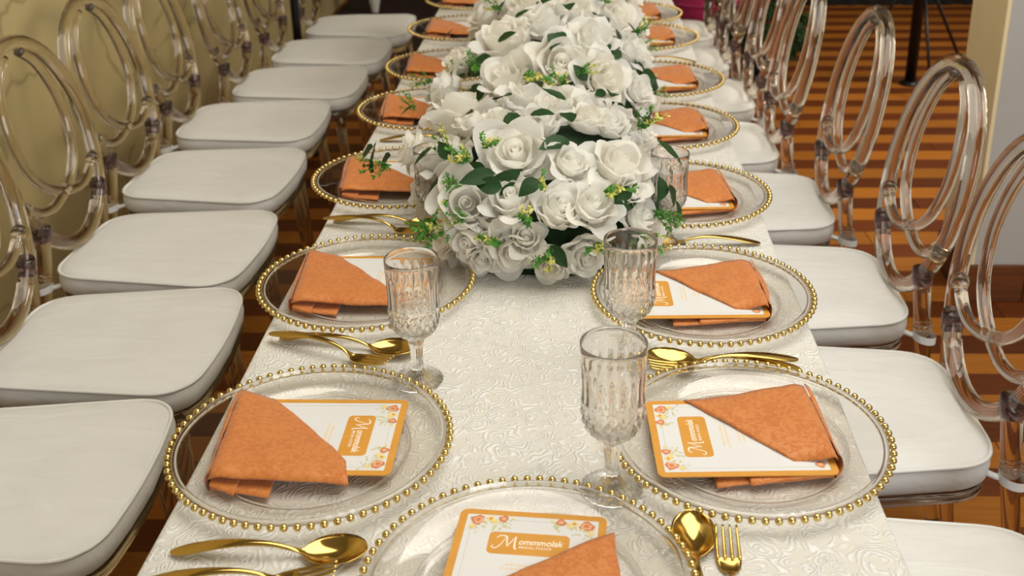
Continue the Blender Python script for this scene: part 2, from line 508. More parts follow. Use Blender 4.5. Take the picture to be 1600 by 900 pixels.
link('stem', MB().add(*tube([(0, 0, 0.09), (0, 0, 0.3)], 0.015, 8)).me('stem', M_BASEB), sh)

# black stands
M_BLK = simple('black_metal', (0.008, 0.008, 0.008), 0.35, 0.3)
st = empty('tripod_stand', (1.722, 5.34, 0))
tag(st, 'black tripod stand with a thick pole on the wooden floor', 'stand')
link('pole', MB().add(*tube([(0, 0, 0.0), (0, 0, 0.9), (0, 0, 1.7)], 0.027, 16)).me('pole', M_BLK), st)
link('foot_plate', MB().add(*lathe([(0, 0), (0.05, 0), (0.05, 0.01), (0.03, 0.02), (0, 0.02)], 20)).me('foot_plate', M_BLK), st)
link('collar', MB().add(*lathe([(0.0, 0.5), (0.042, 0.5), (0.042, 0.58), (0.0, 0.58)], 16)).me('collar', M_BLK), st)
for a in (2.6, 0.45, 4.7):
    lg = link('leg', MB().add(*tube([(0.03 * cos(a), 0.03 * sin(a), 0.54), (0.36 * cos(a), 0.36 * sin(a), 0.012)], 0.008, 8)).me('leg', M_BLK), st)
    link('rubber_foot', MB().add(*tube([(0.345 * cos(a), 0.345 * sin(a), 0.03), (0.365 * cos(a), 0.365 * sin(a), 0.002)], 0.012, 8)).me('rubber_foot', M_RUB), lg)
p2 = empty('floor_stand', (-1.064, 4.327, 0))
tag(p2, 'slim black floor pole standing between the two farthest left chairs', 'stand')
link('pole', MB().add(*tube([(0, 0, 0.01), (0, 0, 1.8)], 0.018, 14)).me('pole', M_BLK), p2)
link('base_plate', MB().add(*lathe([(0, 0), (0.06, 0), (0.06, 0.01), (0.03, 0.02), (0, 0.02)], 28)).me('base_plate', M_BLK), p2)
cb = spline([(2.28, 5.25, 0.62), (2.05, 5.45, 0.25), (1.95, 5.62, 0.04), (2.05, 5.75, 0.006), (2.5, 6.2, 0.006), (2.9, 7.1, 0.006)], 8)
# ------------------------------------------------------------------ table and cloth
TZ = 0.755
tb = empty('banquet_table', (0, 2.45, 0))
tag(tb, 'long banquet table hidden under the cream cloth', 'table')
M_TW = mat_plank('table_wood', (0.20, 0.11, 0.05), (0.3, 0.18, 0.09))
for k in range(2):
    y0 = -1.95 + k * 1.96
    link('tabletop', bev_box_me('tabletop', -0.385, 0.375, y0, y0 + 1.94, TZ - 0.032, TZ - 0.004, M_TW, 0.004), tb)
for sx in (-0.33, 0.32):
    for y in (-1.85, -0.117, 1.735):
        link('leg', MB().add(*tube([(sx, y, 0.0), (sx, y, TZ - 0.034)], 0.018, 12)).me('leg', M_BLK), tb)

XL, XR, YN, YF = -0.403, 0.388, 0.50, 4.42
def cloth():
    vs = []
    nx, ny = 60, 190
    prof = []
    dropL, dropR = 0.665, 0.215  # left drop hangs long out of view, shaped to block light below
    # cross section: left drop, rounded edge, top, rounded edge, right drop
    cs = []
    for j in range(10): cs.append((XL, TZ - 0.008 - dropL * (1 - j / 10), 1 - j / 10))
    for j in range(5):
        a = pi - (pi / 2) * j / 4; cs.append((XL + 0.008 + 0.008 * cos(a), TZ - 0.008 + 0.008 * sin(a), 0))
    for j in range(1, 24): cs.append((XL + 0.008 + (XR - XL - 0.016) * j / 24, TZ, 0))
    for j in range(5):
        a = (pi / 2) * (1 - j / 4); cs.append((XR - 0.008 + 0.008 * cos(a), TZ - 0.008 + 0.008 * sin(a), 0))
    for j in range(1, 11): cs.append((XR, TZ - 0.008 - dropR * j / 10, j / 10))
    m = len(cs)
    for i in range(ny):
        y = YN + (YF - YN) * i / (ny - 1)
        for (x, z, d) in cs:
            sgn = -1 if x < 0 else 1
            wv = d * (0.010 * sin(y * 17 + sgn) + 0.006 * sin(y * 39 + 2)) + 0.004 * d
            edge = 0.0015 * sin(y * 9 + sgn * 2) if abs(x) > 0.36 else 0
            zz = z + (0.0005 * noise.noise(V((x * 9, y * 9, 0))) if d == 0 else 0)
            vs.append((x + sgn * wv + edge, y, zz))
    fs = grid_faces(ny, m)
    mb = MB().add(vs, [f[::-1] for f in fs])
    # near end drop, unseen, run long to keep window light off the floor
    vs2 = []
    nn = 40
    for i in range(nn):
        x = XL + (XR - XL) * i / (nn - 1)
        for j in range(10):
            vs2.append((x, YN - 0.004 - 0.03 * (j / 9) * (0.4 + 0.3 * sin(x * 30)), TZ - 0.001 - 0.665 * j / 9))
    mb.add(vs2, grid_faces(nn, 10))
    return mb.me('tablecloth', M_CLOTH)
tag(link('tablecloth', cloth()), 'cream brocade tablecloth with raised rosettes over the long table', 'tablecloth')

# ------------------------------------------------------------------ chargers with beaded rim
R_CH = 0.165
NB = 74
def charger_glass_me():
    # closed thin shell: top surface then underside
    top = [(0.0, 0.0050), (0.06, 0.0050), (0.104, 0.0050), (0.112, 0.0062), (0.118, 0.0095), (0.124, 0.0125), (0.140, 0.0160), (0.155, 0.0185), (0.1605, 0.0193)]
    bot = [(0.1615, 0.0180), (0.155, 0.0155), (0.140, 0.0128), (0.126, 0.0092), (0.119, 0.0045), (0.112, 0.0010), (0.104, 0.0002), (0.0, 0.0002)]
    vs, fs = lathe(top + bot, 96)
    return MB().add(vs, fs).me('glass_dish', M_PLATE)
CH_ME = charger_glass_me()
def ico(sub, r):
    bm = bmesh.new(); bmesh.ops.create_icosphere(bm, subdivisions=sub, radius=r)
    v = [x.co.copy() for x in bm.verts]; f = [tuple(q.index for q in x.verts) for x in bm.faces]; bm.free()
    return v, f
BEAD_ME = MB().add(*ico(2, 0.0046)).me('bead', M_BEAD)
bv, bf = ico(2, 0.0046)
_st = MB()
for k in range(NB):
    a = 2 * pi * k / NB
    _st.add([p + V((R_CH * cos(a), R_CH * sin(a), 0.0195)) for p in bv], bf)
BEADS_ME = _st.me('bead_rim', M_BEAD)
WELL_ME = MB().add(*tube([(0.1155 * cos(2 * pi * k / 96), 0.1155 * sin(2 * pi * k / 96), 0.0068) for k in range(96)], 0.0019, 8, True)).me('well_ring', M_GOB)
RIM_ME = MB().add(*tube([(0.1575 * cos(2 * pi * k / 96), 0.1575 * sin(2 * pi * k / 96), 0.0197) for k in range(96)], 0.0036, 8, True)).me('glass_rim', M_GOB)
def charger(x, y, label, near, rz=0.0, group='glass chargers set along the table'):
    t = empty('charger_plate', (x, y, TZ), rz)
    tag(t, label, 'plate', group)
    link('glass_dish', CH_ME, t)
    link('glass_rim', RIM_ME, t); link('well_ring', WELL_ME, t)
    if near:
        for k in range(NB):
            a = 2 * pi * k / NB
            link('bead', BEAD_ME, t, (R_CH * cos(a), R_CH * sin(a), 0.0195))
    else:
        tag(link('bead_rim', BEADS_ME, t), kind='stuff')
    return t

# ------------------------------------------------------------------ menu card (text up = +Y, centre at origin)
CW, CL = 0.157, 0.205
def rrect(w_, l_, r, n=6, cx=0, cy=0):
    pts = []
    for (sx, sy, a0) in ((1, 1, 0), (-1, 1, 90), (-1, -1, 180), (1, -1, 270)):
        for k in range(n + 1):
            a = radians(a0 + 90 * k / n)
            pts.append((cx + sx * (w_ / 2 - r) + r * cos(a), cy + sy * (l_ / 2 - r) + r * sin(a)))
    return pts
def slab(pts, z0, z1):
    n = len(pts)
    v = [(x, y, z0) for x, y in pts] + [(x, y, z1) for x, y in pts]
    f = [tuple(range(n))[::-1], tuple(range(n, 2 * n))] + [(i, (i + 1) % n, n + (i + 1) % n, n + i) for i in range(n)]
    return v, f
CARD_ME = MB().add(*slab(rrect(CW, CL, 0.009), 0, 0.0012)).me('menu_card', M_AMBER, False)
PANEL_ME = MB().add(*slab(rrect(CW - 0.017, CL - 0.017, 0.0015, 2), 0.0012, 0.00135)).me('printed_panel', M_WHITE, False)
def line_me():
    mb = MB(); w2, l2, t = CW / 2 - 0.015, CL / 2 - 0.015, 0.0003
    for x in (-w2, w2): mb.add(*box(x - t, x + t, -l2, l2, 0.00135, 0.00142))
    for y in (-l2, l2): mb.add(*box(-w2, w2, y - t, y + t, 0.00135, 0.00142))
    return mb.me('frame_line', M_GREYL, False)
LINE_ME = line_me()
def floral_me():
    random.seed(3); mb = MB()
    def disc(x, y, r, mi, z, n=9, irr=0.2):
        pts = [(x + r * (1 + irr * sin(k * 2.4 + x * 900)) * cos(2 * pi * k / n), y + r * (1 + irr * sin(k * 2.4 + x * 900)) * sin(2 * pi * k / n), z) for k in range(n)]
        mb.add(pts, [tuple(range(n))], mi)
    def leaf(x, y, a, L, mi, z):
        d = V((cos(a), sin(a), 0)); q = V((-sin(a), cos(a), 0)); o = V((x, y, z))
        mb.add([o, o + d * L * .5 + q * L * .2, o + d * L, o + d * L * .5 - q * L * .2], [(0, 1, 2, 3)], mi)
    for sx in (-1, 1):
        for sy in (1,):
            X = lambda t: sx * (CW / 2 - 0.0095 - t); Y = lambda t: sy * (CL / 2 - 0.0095 - t)
            for k in range(26):
                t = random.random(); 
                leaf(X(0.004 + t * 0.046), Y(0.004 + random.random() * (0.02 - 0.013 * t) + 0.004), random.uniform(0, 6.28), random.uniform(0.003, 0.008), 3, 0.00145)
            for k in range(8): leaf(X(0.003 + random.random() * .012), Y(0.012 + random.random() * .02), random.uniform(0, 6.28), random.uniform(0.003, 0.007), 3, 0.00145)
            for (tx, ty, r, mi) in ((0.011, 0.008, 0.0078, 0), (0.012, 0.0085, 0.0055, 1), (0.0115, 0.008, 0.003, 0), (0.0245, 0.0055, 0.0045, 2), (0.0245, 0.0055, 0.0018, 0), (0.029, 0.009, 0.0035, 2), (0.0385, 0.0045, 0.0055, 0), (0.0385, 0.0045, 0.0028, 1), (0.006, 0.019, 0.0032, 2), (0.048, 0.004, 0.002, 2)):
                disc(X(tx), Y(ty), r, mi, 0.0015 + 0.00004 * ((0.008 - r) / 0.001))
    # small flower at the lower corners
    for sx in (-1, 1):
        x = sx * (CW / 2 - 0.019); y = -(CL / 2 - 0.018)
        disc(x, y, 0.006, 0, 0.00152); disc(x, y, 0.0035, 1, 0.00158); disc(x - sx * 0.012, y, 0.004, 2, 0.00152)
        for k in range(8): leaf(x + random.uniform(-.012, .012), y + random.uniform(-.006, .008), random.uniform(0, 6.28), 0.006, 3, 0.00146)
    return mb.me('floral_print', [M_FL_O, M_FL_P, M_FL_Y, M_FL_G], False)
FLORAL_ME = floral_me()
LOGO_ME = MB().add(*slab(rrect(0.084, 0.034, 0.006, 5, 0, 0.0505), 0.00135, 0.0015)).me('logo_plate', M_AMBER, False)
def text_me(s, size, x, y, shear=0.0, sx=1.0, name='lettering', bold=0.0):
    c = bpy.data.curves.new(name, 'FONT'); c.body = s; c.size = size; c.shear = shear
    c.offset = bold; c.extrude = 0.00005
    o = bpy.data.objects.new(name, c); COL.objects.link(o)
    dg = bpy.context.evaluated_depsgraph_get()
    me = bpy.data.meshes.new_from_object(o.evaluated_get(dg))
    bpy.data.objects.remove(o)
    vs = [V((x + v.co.x * sx, y + v.co.y, 0.00155 + v.co.z)) for v in me.vertices]
    fs = [tuple(p.vertices) for p in me.polygons]
    bpy.data.meshes.remove(me)
    return vs, fs
def letter_me():
    mb = MB()
    # big flourished M, drawn as ribbon strokes
    def ribbon(pts, wd):
        P = spline([(x, y, 0.0016) for x, y in pts], 8); vs = []
        for i, p in enumerate(P):
            t = (P[min(i + 1, len(P) - 1)] - P[max(i - 1, 0)]).normalized(); q = V((-t.y, t.x, 0))
            ww = wd * (0.45 + 0.55 * sin(pi * i / (len(P) - 1)))
            vs += [p + q * ww, p - q * ww]
        mb.add(vs, [(2 * i, 2 * i + 1, 2 * i + 3, 2 * i + 2) for i in range(len(P) - 1)])
    ox, oy = -0.038, 0.041
    ribbon([(ox + 0.002, oy + 0.006), (ox + 0.0005, oy + 0.003), (ox + 0.004, oy + 0.001), (ox + 0.009, oy + 0.006), (ox + 0.0145, oy + 0.0195)], 0.0007)
    ribbon([(ox + 0.004, oy + 0.017), (ox + 0.008, oy + 0.0205), (ox + 0.0145, oy + 0.0195), (ox + 0.0155, oy + 0.012), (ox + 0.0165, oy + 0.004)], 0.0009)
    ribbon([(ox + 0.0165, oy + 0.004), (ox + 0.020, oy + 0.012), (ox + 0.0245, oy + 0.0205)], 0.0006)
    ribbon([(ox + 0.0245, oy + 0.0205), (ox + 0.0238, oy + 0.010), (ox + 0.0246, oy + 0.002), (ox + 0.027, oy + 0.001)], 0.0010)
    mb.add(*text_me('ommmolak', 0.0125, ox + 0.0275, oy + 0.0085, 0.15, 0.80, bold=0.00015))
    mb.add(*text_me('BRIDAL FOODS', 0.0050, ox + 0.0285, oy + 0.0025, 0.0, 0.98))
    return mb.me('lettering', M_PRINTW, False)
LETTER_ME = letter_me()
def lines_me():
    random.seed(5); mb = MB()
    for k in range(6):
        y = 0.018 - k * 0.0195
        for r_ in range(2):
            yy = y - r_ * 0.0055; L = random.uniform(0.012, 0.026); x = -L + random.uniform(-.002, .002)
            while x < L:
                ww = random.uniform(0.0015, 0.0045)
                mb.add(*box(x, x + ww, yy - 0.0011, yy + random.uniform(0.0008, 0.0018), 0.00135, 0.00145)); x += ww + 0.0012
    return mb.me('menu_text', M_GOLDP, False)
LINES_ME = lines_me()
def card(x, y, z, rz, label, tilt=0.0):
    t = link('menu_card', CARD_ME, None, (x, y, z), (tilt, 0, rz))
    tag(t, label, 'card', 'menu cards on the chargers')
    for nm, me in (('printed_panel', PANEL_ME), ('frame_line', LINE_ME), ('floral_print', FLORAL_ME), ('menu_text', LINES_ME)):
        q = link(nm, me, t)
        if nm in ('floral_print', 'menu_text'): tag(q, kind='stuff')
    lp = link('logo_plate', LOGO_ME, t); link('lettering', LETTER_ME, lp)
    return t

# ------------------------------------------------------------------ folded napkins
def napkin_me(name, far_f, near_f, near_u, far_u, low, seed, elbow=None, hz=(0.0205, 0.0155), fold_r=0.010):
    """far_f/near_f: the two ends of the fold edge; near_u/far_u: the free edge of the upper layer;
    low: (fold far, fold near, free near, free far) of the lower layer. Local XY, Z above plate glass."""
    mb = MB(); nu, nv = 26, 15
    def sheet(fn, th):
        vs = []
        for i in range(nu):
            for j in range(nv): vs.append(fn(i / (nu - 1), j / (nv - 1)))
        g = grid_faces(nu, nv); n = nu * nv
        mb.add(vs + [p - V((0, 0, th)) for p in vs], g + [tuple(k + n for k in f)[::-1] for f in g]
               + [e for i in range(nu - 1) for e in ((i * nv, (i + 1) * nv, (i + 1) * nv + n, i * nv + n)[::-1], (i * nv + nv - 1, (i + 1) * nv + nv - 1, (i + 1) * nv + nv - 1 + n, i * nv + nv - 1 + n))]
               + [e for j in range(nv - 1) for e in ((j, j + 1, j + 1 + n, j + n), (j + (nu - 1) * nv, j + 1 + (nu - 1) * nv, j + 1 + (nu - 1) * nv + n, j + (nu - 1) * nv + n)[::-1])])
    FF, FN, UN, UF = (V((*p, 0)) for p in (far_f, near_f, near_u, far_u))
    UE = V((*elbow, 0)) if elbow else None
    rnd = V((seed * 3.1, seed * 1.7, 0))
    z_up, z_free = hz
    def upper(u, v):     # u 0 = free edge, 1 = fold ; v 0 = far, 1 = near
        a = (UF.lerp(UE, v / 0.78) if v < 0.78 else UE.lerp(UN, (v - 0.78) / 0.22)) if UE is not None else UF.lerp(UN, v)
        b = FF.lerp(FN, v)
        p = a.lerp(b, u)
        # hem curls slightly along the free edge, cloth bulges toward the fold
        z = z_free + (z_up + 0.0045 - z_free) * u ** 1.5 + 0.0030 * sin(pi * min(1, u * 1.1)) * sin(pi * v)
        nz = noise.noise((p * 26) + rnd) * 0.0022 + noise.noise((p * 60) + rnd) * 0.0007
        # round over the fold
        if u > 0.88:
            k = (u - 0.88) / 0.12; out = (b - a).normalized()
            p = p - out * 0.0; z -= 0.006 * k * k
        # soften the far and near ends
        z -= 0.003 * (max(0, v - 0.86) / 0.14) ** 2 + 0.002 * (max(0, 0.1 - v) / 0.1) ** 2
        return V((p.x + noise.noise(p * 30 + rnd) * 0.0015, p.y + noise.noise(p * 30 - rnd) * 0.0015, z + nz))
    sheet(upper, 0.0030)
    LF, LN, LUN, LUF = (V((*p, 0)) for p in low)
    def lower_at(zz, sh, k):
        def fn(u, v):
            a = LUF.lerp(LUN, v) + V((sh, 0, 0)); b = LF.lerp(LN, v)
            p = a.lerp(b, u)
            return V((p.x + noise.noise(p * 25 + rnd * k) * 0.0015, p.y + noise.noise(p * 25 - rnd * k) * 0.002, zz + 0.0012 * u + noise.noise(p * 40 + rnd) * 0.0006))
        return fn
    sheet(lower_at(0.0040, 0.0, 1.0), 0.0026)
    sh = 0.038 if LUF.x < LF.x else -0.038
    sheet(lower_at(0.0080, sh, 2.0), 0.0026)
    # the rolled fold joining the layers
    def roll(u, v):
        a = -pi / 2 + pi * u
        b = FF.lerp(FN, v); c = LF.lerp(LN, v)
        out = (FF - UF).normalized(); out = V((1 if FF.x > UF.x else -1, 0, 0)) if abs(FF.x - UF.x) > abs(FF.y - UF.y) else V((0, 1 if FF.y > UF.y else -1, 0))
        base = c.lerp(b, u)
        zc, hr = (z_up + 0.0005) / 2, (z_up - 0.001) / 2
        return V((base.x, base.y, zc + hr * sin(a))) + out * (fold_r * cos(a) * (0.9 + 0.2 * sin(v * 5 + seed)) * (0.6 + 0.4 * sin(pi * min(1, v + 0.1)))) + V((0, 0, 0.001 * noise.noise(V((u * 3, v * 6, seed)))))
    sheet(roll, 0.0)
    me = mb.me(name, M_NAP)
    bm = bmesh.new(); bm.from_mesh(me); bmesh.ops.recalc_face_normals(bm, faces=bm.faces); bm.to_mesh(me); bm.free()
    return me
NAP_L = [napkin_me('folded_napkin', (-0.112, 0.097), (-0.099, -0.082), (0.060, -0.084), (-0.066, 0.088),
                   ((-0.108, 0.085), (-0.098, -0.085), (-0.028, -0.100), (-0.035, 0.07)), s, (0.050, -0.044)) for s in (1, 4)]
NAP_R = [napkin_me('folded_napkin', (0.083, 0.096), (0.092, -0.058), (0.043, -0.055), (-0.070, 0.070),
                   ((0.080, 0.085), (0.086, -0.072), (-0.048, -0.092), (-0.048, 0.05)), s, None, (0.0235, 0.0155), 0.013) for s in (2, 5)]
NAP_F = [napkin_me('folded_napkin', (0.097, -0.112), (-0.086, -0.099), (-0.092, -0.038), (0.087, 0.076),
                   ((0.085, -0.108), (-0.08, -0.098), (-0.075, -0.06), (0.07, -0.03)), 3, None)]
def napkin(x, y, me, label, rz=0.0):
    t = link('folded_napkin', me, None, (x, y, TZ + 0.0055), (0, 0, rz))
    tag(t, label, 'napkin', 'orange napkins folded over the menu cards')
    return t

ORD = ['nearest', 'second', 'third', 'fourth', 'fifth', 'sixth', 'seventh']
def nth(k, side):
    return f'nearest the camera on the {side} side' if k == 0 else f'{ORD[k]} from the camera on the {side} side'
Lp = [(-0.267, 1.104), (-0.276, 1.536), (-0.293, 1.995), (-0.288, 2.447), (-0.283, 2.832), (-0.285, 3.27), (-0.285, 3.70)]
Rp = [(0.254, 1.122), (0.240, 1.498), (0.243, 1.909), (0.241, 2.317), (0.258, 2.695), (0.242, 3.149), (0.224, 3.468)]
random.seed(12)
for k, (x, y) in enumerate(Lp):
    rz = 0 if k == 0 else random.uniform(-0.06, 0.06)
    charger(x, y, 'clear glass charger with gold beaded rim, ' + nth(k, 'left'), k < 2)
    card(x + 0.002, y + 0.010, TZ + 0.0160, -pi / 2 + (0.0 if k == 0 else rz * 0.5), 'amber bordered menu card under an orange napkin, ' + nth(k, 'left'))
    napkin(x, y, NAP_L[k % 2], 'folded orange damask napkin, ' + nth(k, 'left'), rz)
for k, (x, y) in enumerate(Rp):
    rz = 0 if k == 0 else random.uniform(-0.06, 0.06)
    charger(x, y, 'clear glass charger with gold beaded rim, ' + nth(k, 'right'), k < 2)
    card(x - 0.014, y - 0.004, TZ + 0.0160, pi / 2 + 0.035 + rz * 0.4, 'amber bordered menu card under an orange napkin, ' + nth(k, 'right'))
    napkin(x, y, NAP_R[k % 2], 'folded orange damask napkin, ' + nth(k, 'right'), rz)
charger(0.0, 0.862, 'clear glass charger with gold beaded rim at the near table end, cut by the frame', True)
card(-0.006, 0.866 + 0.003, TZ + 0.0160, -0.085, 'amber bordered menu card facing the camera at the near table end')
napkin(0.0, 0.862, NAP_F[0], 'folded orange damask napkin at the near table end, cut by the frame')

# ------------------------------------------------------------------ gold cutlery (lies along +X, handle end at 0)
def sweep_sheet(stations, n=9, th=0.0016):
    """stations: (x, z, half width, dish depth)"""
    P = spline([(s[0], s[1], 0) for s in stations], 6); W = spline([(s[2], s[3], 0) for s in stations], 6)
    vs = []; m = len(P)
    for p, q in zip(P, W):
        for j in range(n):
            t = -1 + 2 * j / (n - 1)
            vs.append(V((p.x, q.x * t, p.y - q.y * (1 - t * t))))
    g = grid_faces(m, n); k = m * n
    low = [v - V((0, 0, th)) for v in vs]
    fs = [f[::-1] for f in g] + [tuple(i + k for i in f) for f in g]
    for i in range(m - 1):
        fs += [(i * n, (i + 1) * n, (i + 1) * n + k, i * n + k)[::-1], (i * n + n - 1, (i + 1) * n + n - 1, (i + 1) * n + n - 1 + k, i * n + n - 1 + k)]
    for j in range(n - 1):
        fs += [(j, j + 1, j + 1 + k, j + k), ((m - 1) * n + j, (m - 1) * n + j + 1, (m - 1) * n + j + 1 + k, (m - 1) * n + j + k)[::-1]]
    return vs + low, fs
HAND = [(0.0, 0.0045, 0.0010, 0.0), (0.004, 0.0050, 0.0052, -0.0004), (0.018, 0.0080, 0.0086, -0.0010), (0.045, 0.0140, 0.0080, -0.0014), (0.075, 0.0178, 0.0056, -0.0015), (0.105, 0.0172, 0.0036, -0.0015), (0.128, 0.0115, 0.0029, -0.0014)]
SP = HAND + [(0.139, 0.0082, 0.0042, 0.0005), (0.145, 0.0092, 0.0115, 0.0042), (0.157, 0.0105, 0.0205, 0.0085), (0.174, 0.0118, 0.0238, 0.0105), (0.191, 0.0128, 0.0208, 0.0085), (0.203, 0.0134, 0.0125, 0.0038), (0.2085, 0.0136, 0.0015, 0.0)]
SPOON_ME = fix(MB().add(*sweep_sheet(SP, 13)).me('serving_spoon', M_CUT))
FK = HAND + [(0.140, 0.0050, 0.0050, 0.0002), (0.148, 0.0035, 0.0105, 0.0008), (0.158, 0.0040, 0.0128, 0.0010), (0.164, 0.0050, 0.0130, 0.0008)]
fkm = MB().add(*sweep_sheet(FK, 9))
for k in range(4):
    y = -0.0113 + 0.0226 * k / 3
    pts = [(0.161, y, 0.0038), (0.175, y, 0.0058), (0.190, y * 0.98, 0.0092), (0.204, y * 0.95, 0.0135)]
    pts = spline(pts, 4)
    fkm.add(*tube(pts, [0.0021 - 0.0009 * (i / (len(pts) - 1)) ** 2 for i in range(len(pts))], 6))
FORK_ME = fix(fkm.me('table_fork', M_CUT))
def cut(kind, p0, p1, label, z=0.0, pitch=0.0):
    """p0 = handle end, p1 = tip"""
    me = SPOON_ME if kind == 'spoon' else FORK_ME
    a = math.atan2(p1[1] - p0[1], p1[0] - p0[0])
    o = link('gold_' + kind, me, None, (p0[0], p0[1], TZ + z), (0, pitch, a))
    tag(o, label, kind, 'gold cutlery on the cloth')
cut('spoon', (-0.376, 0.919), (-0.168, 0.917), 'gold spoon below the nearest left charger, bowl toward the table middle')
cut('fork', (-0.397, 0.868), (-0.195, 0.885), 'gold fork handle at the bottom left corner, cut by the frame')
cut('spoon', (-0.375, 1.376), (-0.180, 1.335), 'gold spoon lying under the fork between the two nearest left chargers')
cut('fork', (-0.388, 1.373), (-0.190, 1.283), 'gold fork crossing a spoon between the two nearest left chargers', 0.0095, 0.02)
cut('spoon', (-0.385, 1.805), (-0.195, 1.790), 'gold spoon between the second and third left chargers')
cut('fork', (-0.400, 1.795), (-0.205, 1.735), 'gold fork between the second and third left chargers', 0.0095, 0.02)
cut('spoon', (-0.375, 2.255), (-0.18, 2.245), 'gold spoon handle between the third and fourth left chargers')
cut('spoon', (0.350, 1.296), (0.146, 1.318), 'gold spoon between the two nearest right chargers, handle outward')
cut('fork', (0.348, 1.305), (0.140, 1.283), 'gold fork beside the spoon between the two nearest right chargers', 0.0095, 0.02)
cut('spoon', (0.362, 1.71), (0.16, 1.70), 'gold spoon between the second and third right chargers')
cut('fork', (0.380, 2.905), (0.18, 2.925), 'gold fork handle behind the fifth right charger')
cut('spoon', (0.166, 0.775), (0.172, 0.980), 'gold spoon standing upright in the picture, right of the near end charger')
cut('fork', (0.196, 0.755), (0.206, 0.957), 'gold fork with tines up, right of the upright gold spoon')

# ------------------------------------------------------------------ cut crystal goblets
def goblet(x, y, h, label, rz=0.0):
    s = h / 0.18
    t = empty('crystal_goblet', (x, y, TZ + 0.0005), rz)
    t.scale = (s, s, s)
    tag(t, label, 'goblet', 'cut crystal goblets')
    if not hasattr(goblet, 'me'):
        out = [(0.0, 0.0), (0.030, 0.0), (0.0335, 0.0012), (0.0335, 0.003), (0.024, 0.006), (0.014, 0.0105), (0.0085, 0.018), (0.0072, 0.030), (0.0078, 0.045), (0.0095, 0.058), (0.0118, 0.064), (0.0150, 0.0675)]
        bo = [(0.0210, 0.0715), (0.0270, 0.077), (0.0312, 0.085), (0.0332, 0.094), (0.0338, 0.104), (0.0335, 0.114), (0.0332, 0.124), (0.0333, 0.136), (0.0337, 0.148), (0.0342, 0.160), (0.0346, 0.170), (0.0349, 0.1765), (0.0348, 0.1793)]
        inn = [(0.0343, 0.1800), (0.0337, 0.1793), (0.0335, 0.170), (0.0330, 0.155), (0.0322, 0.135), (0.0320, 0.115), (0.0312, 0.100), (0.0287, 0.088), (0.0230, 0.079), (0.0140, 0.0745), (0.0, 0.0735)]
        # densify the bowl so the cutting shows
        dens = []
        for a, c in zip(bo, bo[1:]):
            for k in range(4): dens.append((a[0] + (c[0] - a[0]) * k / 4, a[1] + (c[1] - a[1]) * k / 4))
        dens.append(bo[-1])
        no = len(out); nb = len(dens)
        def mod(r, z, a, j):
            if j < no:
                if z < 0.005 and r > 0.02: return r * (1 + 0.012 * cos(28 * a))
                if z > 0.012: return r * (1 + 0.07 * cos(8 * a))
                return r * (1 + 0.03 * cos(28 * a))
            if j < no + nb:
                if z < 0.112:      # diamond cutting
                    k = min(1, (z - 0.070) / 0.008) * min(1, (0.112 - z) / 0.006 + 0.15)
                    f1 = abs(sin(9 * a + z * 210)); f2 = abs(sin(9 * a - z * 210))
                    return r - 0.0028 * k * (1 - min(f1, f2)) + 0.0006
                if z < 0.162:      # tall flutes
                    k = min(1, (z - 0.112) / 0.006) * min(1, (0.162 - z) / 0.02)
                    return r - 0.0012 * k * abs(cos(9 * a)) ** 3
            return r
        goblet.me = MB().add(*lathe(out + dens + inn, 144, mod)).me('goblet_glass', M_GOB)
        # rim band
    link('goblet_glass', goblet.me, t)
    return t
goblet(0.088, 1.036, 0.189, 'crystal goblet beside the nearest right charger, in front of the other goblets')
goblet(-0.162, 1.268, 0.180, 'crystal goblet beside the second left charger, in front of the flowers')
goblet(0.120, 1.320, 0.184, 'crystal goblet beside the second right charger, against the white roses', 0.2)
goblet(-0.192, 1.735, 0.165, 'crystal goblet half hidden by white roses, left of the flowers', 0.1)
goblet(0.205, 1.715, 0.165, 'crystal goblet half hidden by white roses, right of the flowers', 0.3)

# ------------------------------------------------------------------ roses
def petal(th0, half, rbase, rmid, rtip, h0, hmid, htip, curl, ruf, seed, nu=9, nv=8):
    vs = []
    for i in range(nu):
        u = -1 + 2 * i / (nu - 1)
        for j in range(nv):
            v = j / (nv - 1)
            wid = (0.28 + 0.95 * sin(pi * min(1, v * 0.62 + 0.05))) * (1 - 0.16 * v ** 6)
            tipdrop = (u * u) * 0.34 * v ** 2          # rounded tip
            vv = v * (1 - tipdrop)
            if vv < 0.55:
                k = vv / 0.55; r = rbase + (rmid - rbase) * sin(k * pi / 2); h = h0 + (hmid - h0) * (1 - cos(k * pi / 2))
            else:
                k = (vv - 0.55) / 0.45; r = rmid + (rtip - rmid) * k * k; h = hmid + (htip - hmid) * k
            # lip rolls outward
            lip = max(0, vv - 0.78) / 0.22
            r += curl * lip ** 1.5; h -= curl * 0.55 * lip ** 2.2
            # side edges fold back a little
            r += 0.004 * u * u * v
            a = th0 + u * half * wid
            nz = noise.noise(V((u * 1.7 + seed * 7.3, v * 2.2, seed * 3.1)))
            r += ruf * nz * v; h += ruf * 1.2 * noise.noise(V((u * 2.4 + seed * 2.3, v * 1.5, 9 + seed))) * v
            h += ruf * 0.5 * sin(u * 5 + seed) * v * v
            vs.append(V((r * cos(a), r * sin(a), h)))
    return vs, grid_faces(nu, nv)
ROSES = []
random.seed(21)
